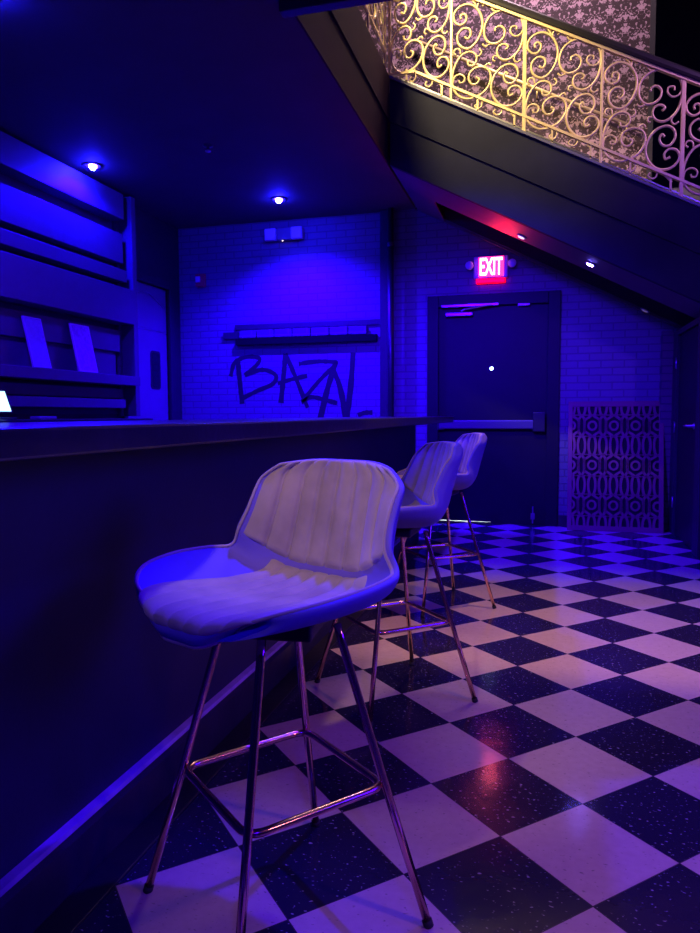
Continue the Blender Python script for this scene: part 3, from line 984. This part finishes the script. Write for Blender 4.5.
# ------------------------------------------------------------------ bar stools
PC = [(-.238, .664), (-.252, .688), (-.232, .712), (-.14, .712), (-.03, .704), (.07, .700), (.140, .708), (.182, .748),
      (.206, .825), (.226, .900), (.242, .956), (.252, .994)]
WC = [.110, .152, .205, .256, .272, .268, .252, .234, .226, .222, .216, .165]
EC = [(0, .042, .030), (0, .046, .036), (.008, .042, .036), (.018, .014, .056), (.022, .000, .074), (.012, -.012, .080), (0, -.030, .073),
      (-.005, -.070, .075), (-.008, -.072, .045), (-.006, -.066, .018), (-.004, -.058, -.008), (0, -.044, -.012)]
def lerp_list(L_, v):
    i = min(int(v), len(L_) - 2); t = v - i
    def cr(p0, p1, p2, p3): return .5 * (2 * p1 + (p2 - p0) * t + (2 * p0 - 5 * p1 + 4 * p2 - p3) * t * t + (3 * p1 - p0 - 3 * p2 + p3) * t ** 3)
    g_ = lambda j: L_[max(0, min(len(L_) - 1, j))]
    if isinstance(L_[0], tuple):
        return [cr(g_(i - 1)[q], g_(i)[q], g_(i + 1)[q], g_(i + 2)[q]) for q in range(len(L_[0]))]
    return cr(g_(i - 1), g_(i), g_(i + 1), g_(i + 2))
def S(u, v):
    y, z = lerp_list(PC, v); w = lerp_list(WC, v); e = lerp_list(EC, v)
    a = abs(u); sgn = 1 if u >= 0 else -1
    t = max(0, (a - .30) / .70); g_ = t * t * (1.25 - .25 * t)
    return Vector((u * w + sgn * e[0] * g_, y + e[1] * g_, z + e[2] * g_))
def Nrm(u, v):
    h = .02
    du = S(min(1, u + h), v) - S(max(-1, u - h), v)
    dv = S(u, min(11, v + h)) - S(u, max(0, v - h))
    n = du.cross(dv)
    return n.normalized()
def NS(u, v):      # steadied normal: the rounded corners of the patch are nearly singular
    e_ = max(0, min(1, (3.0 - v) / 1.6), min(1, (v - 9.3) / 1.0))
    return Nrm(u * (1 - .5 * e_ * abs(u)), max(1.0, min(10.2, v)))
def grid(bm, f, nu, nv):
    V = [[bm.verts.new(f(i / nu, j / nv)) for i in range(nu + 1)] for j in range(nv + 1)]
    for j in range(nv):
        for i in range(nu):
            bm.faces.new((V[j][i], V[j][i + 1], V[j + 1][i + 1], V[j + 1][i]))
    return V
def make_stool(label, x, y, rot):
    t = thing('bar_stool', label, 'bar stool', (x, y, 0), rot, 'velvet bar stools along the bar')
    # shell: inner surface + outer surface closed along the rim
    bm = bmesh.new()
    nu, nv = 36, 66
    TK = .030
    A = grid(bm, lambda a, b: S(a * 2 - 1, b * 11), nu, nv)
    def outer(a, b):
        u, v = a * 2 - 1, b * 11
        e_ = min(1, min((1 - abs(u)) / .12, min(b, 1 - b) / .045))
        return S(u, v) - NS(u, v) * (TK * (.55 + .45 * e_))
    B = grid(bm, outer, nu, nv)
    loopA = A[0][:] + [r_[-1] for r_ in A[1:]] + A[-1][-2::-1] + [r_[0] for r_ in A[-2:0:-1]]
    loopB = B[0][:] + [r_[-1] for r_ in B[1:]] + B[-1][-2::-1] + [r_[0] for r_ in B[-2:0:-1]]
    nL = len(loopA)
    mids = []
    for i in range(nL):
        c = (loopA[i].co + loopB[i].co) / 2
        # push the rim outwards a little: rounded padded edge
        out = (c - Vector((0, .0, c.z))).normalized()
        mids.append(bm.verts.new(c + out * .006 + Vector((0, 0, .003))))
    for i in range(nL):
        j = (i + 1) % nL
        bm.faces.new((loopA[i], loopA[j], mids[j], mids[i]))
        bm.faces.new((mids[i], mids[j], loopB[j], loopB[i]))
    sh_ = obj('seat_shell', bm, M_SHELL, t, True)
    m_ = sh_.modifiers.new('sub', 'SUBSURF'); m_.levels = 1; m_.render_levels = 1
    # ribbed pads
    def pad(name, u0, u1, v0, v1, ribs, puff, fan=0.0, nu=96, nv=40):
        bm = bmesh.new()
        def f(a, b):
            half = u1 + fan * max(0, 1 - b / .62) ** 1.25 if fan else u1 - .12 * max(0, (b - .80) / .20) ** 2
            u = half * (2 * a - 1); v = v0 + (v1 - v0) * b
            eb = min(1, b / (.13 if fan else .06), (1 - b) / .06)
            ed = min(1, min(a, 1 - a) * ribs / .9, eb)
            ed = math.sin(ed * PI / 2)
            rb = abs(math.sin(PI * a * ribs)) ** .42
            return S(u, v) + NS(u, v) * (-.004 + ed * (.006 + puff * rb))
        grid(bm, f, nu, nv)
        for k in range(1, ribs):
            tube(bm, [f(k / ribs, .03 + .94 * j / 30) + NS(0, v0 + (v1 - v0) * (.03 + .94 * j / 30)) * .0016 for j in range(31)], .0016, 5)
        o = obj(name, bm, M_VELVET, sh_, True)
        return o
    pad('seat_pad', -.66, .66, 1.20, 6.72, 7, .012, .28)
    pad('back_pad', -.975, .975, 6.86, 10.95, 8, .013, .0)
    # seam piping round the rim
    bm = bmesh.new()
    P = []
    for i in range(40): P.append(S(-.985, .2 + 10.6 * i / 39))
    for i in range(1, 16): P.append(S(-.985 + 1.97 * i / 16, 10.8))
    for i in range(40): P.append(S(.985, 10.8 - 10.6 * i / 39))
    for i in range(1, 16): P.append(S(.985 - 1.97 * i / 16, .2))
    tube(bm, P, .0042, 6, True)
    obj('piping', bm, M_VELVET, sh_, True)
    obj('mounting_plate', one_bev(-.092, .092, -.092, .092, .640, .672, .006), M_PLATE, t)
    for q in range(4):
        a = PI / 2 * q
        d = Vector((math.cos(a), math.sin(a), 0))
        bm = bmesh.new()
        tube(bm, [d * .128 + Vector((0, 0, .655)), d * .137 + Vector((0, 0, .62)), d * .2315 + Vector((0, 0, .305)), d * .322 + Vector((0, 0, .012))], .0092, 12)
        lg = obj('leg', bm, M_COPPER, t, True)
        bm = bmesh.new()
        tube(bm, [d * .3215 + Vector((0, 0, .014)), d * .3255 + Vector((0, 0, .0005))], .0115, 12)
        obj('foot_cap', bm, M_RUBBER, lg, True)
    bm = bmesh.new()
    P = []
    hd = .2305
    cs = [Vector((math.cos(PI / 2 * q) * hd, math.sin(PI / 2 * q) * hd, .305)) for q in range(4)]
    for q in range(4):
        c0, c, c1 = cs[q - 1], cs[q], cs[(q + 1) % 4]
        a_, b_ = c + (c0 - c) * .13, c + (c1 - c) * .13
        for k in range(7):
            s_ = k / 6
            P.append(a_ * (1 - s_) ** 2 + c * 2 * s_ * (1 - s_) + b_ * s_ ** 2)
    tube(bm, P, .0085, 10, True)
    obj('foot_ring', bm, M_COPPER, t, True)
    sh_.rotation_euler = (0, 0, 0)
    return t, sh_
def dup(root, label):
    r = root.copy(); C.objects.link(r); r['label'] = label
    for ch in list(root.children):
        c = ch.copy(); C.objects.link(c); c.parent = r
        for g_ in ch.children:
            d = g_.copy(); C.objects.link(d); d.parent = c
    return r
def face(shell, root, deg):   # compass direction the seat faces
    shell.rotation_euler = (0, 0, math.radians(deg + 90) - root.rotation_euler.z)
    shell.location = (-.022, 0, 0)
s1, sh1 = make_stool('nearest velvet bar stool, largest in front, its wide rounded arm reaching toward the bar', -.546, 1.404, math.radians(5))
face(sh1, s1, 246)
s2 = dup(s1, 'middle velvet bar stool, directly behind the nearest one')
s2.location = (-.560, 2.675, 0); s2.rotation_euler = (0, 0, math.radians(-3))
face([c for c in s2.children if c.name.startswith('seat_shell')][0], s2, 206)
s3 = dup(s1, 'farthest velvet bar stool, smallest, nearest the exit door')
s3.location = (-.572, 4.05, 0); s3.rotation_euler = (0, 0, math.radians(-8))
face([c for c in s3.children if c.name.startswith('seat_shell')][0], s3, 202)

# ------------------------------------------------------------------ lights
# recessed blue downlights
spot('blue_a', (-3.60, 5.17, ZC - .06), (-3.55, 5.17, 0), (.006, 0, 1), 260, 2.9, .5, .04)
spot('blue_b', (-2.46, 6.44, ZC - .06), (-2.40, 6.72, 0), (.016, 0, 1), 1600, 2.3, .9, .04)
spot('blue_c', (-2.62, 3.02, ZC - .06), (-2.62, 3.02, 0), BLUE, 450, 2.9, .5, .04)
# further blue, violet and pink lamps out of view, some added as fill
spot('blue_d', (-.9, 3.6, 3.05), (-.6, 6.6, .6), BLUE, 1450, 1.3, .9, .08)  # fill added for the far floor and back wall
spot('blue_e', (-.15, 2.35, 3.08), (-.62, 1.32, .7), BLUE, 390, .52, .9, .03)
spot('blue_f', (.9, -1.6, 2.9), (-1.0, 2.5, .6), BLUE, 230, 1.2, .8, .10)  # unseen fill added to turn the bar and stool backs bluer
area('blue_h', (3.7, 1.9, 2.1), (-1.0, 1.9, .7), BLUE, 120, 1.6, 1.2)  # large soft lamp added off to the right to light the bar front
spot('violet_i', (2.4, .5, 3.05), (1.2, 5.8, 2.35), (.13, .03, 1.0), 420, .5, 1.0, .08)  # unseen lamp added to tint the right end of the stringer
spot('pink_g', (2.2, .6, 2.7), (.55, 2.1, 0.1), (1.0, .30, .46), 105, 1.0, 1.0, .12)
# warm lamp over the bar stools
spot('warm_bar', (-.9, -.5, 3.05), (-.48, 1.85, .85), (1.0, .66, .42), 150, .44, .8, .05)
# warm stair lights on the upper level
spot('warm_upper', (-1.38, 3.6, 5.7), (-.6, 5.8, 4.05), (1.0, .74, .36), 1100, .74, 1.0, .08)
area('wall_wash', (-.4, 6.2, 6.0), (-.3, 7.15, 4.0), (1.0, .66, .82), 95, 1.6, .2)
spot('violet_upper', (2.6, 3.9, 4.8), (1.0, 5.8, 3.6), (.6, .25, 1.0), 330, .6, 1.0, .10)
spot('warm_floor', (.5, 3.9, 5.6), (.25, 2.7, 0), (1.0, .50, .23), 640, .92, 1.0, .15)
# light thrown by the EXIT sign
spot('exit_glow', (-.515, YB - .09, 2.60), (-.40, 6.2, 3.2), (1, .0, .01), 42, 1.7, 1.0, .06)
# daylight outside the exit door
area('daylight', (-.7, YB + .8, 1.2), (-.7, YB + .4, 0), (.9, 1, 1), 60, .8, .5)

w = bpy.data.worlds.new('world'); bpy.context.scene.world = w
w.use_nodes = True
w.node_tree.nodes['Background'].inputs['Color'].default_value = (0.02, 0.0, 0.10, 1)
w.node_tree.nodes['Background'].inputs['Strength'].default_value = 0.0

# ------------------------------------------------------------------ camera
F, A_, pitch, roll, cz = 702.28, math.radians(15.3517), -0.0733, -0.0047, 1.1013
F, A_, pitch, roll, cz = 702.2819, 0.267938, -0.073196, -0.004692, 1.101345
cam = bpy.data.cameras.new('camera')
cam.sensor_fit = 'VERTICAL'; cam.sensor_height = 24.0; cam.sensor_width = 18.0
cam.lens = F / 933 * 24.0
cam.clip_start = .02
co = bpy.data.objects.new('camera', cam); C.objects.link(co)
yaw = -A_
cy, sy = math.cos(yaw), math.sin(yaw)
fw_ = Vector((sy * math.cos(pitch), cy * math.cos(pitch), math.sin(pitch)))
r0 = Vector((cy, -sy, 0)); u0 = r0.cross(fw_)
r_ = r0 * math.cos(roll) + u0 * math.sin(roll); u_ = -r0 * math.sin(roll) + u0 * math.cos(roll)
co.matrix_world = Matrix(((r_.x, u_.x, -fw_.x, 0), (r_.y, u_.y, -fw_.y, 0), (r_.z, u_.z, -fw_.z, cz), (0, 0, 0, 1)))
bpy.context.scene.camera = co
vs = bpy.context.scene.view_settings
vs.view_transform = 'Standard'; vs.look = 'None'; vs.gamma = 1.0; vs.exposure = 0.0
vs.use_curve_mapping = False
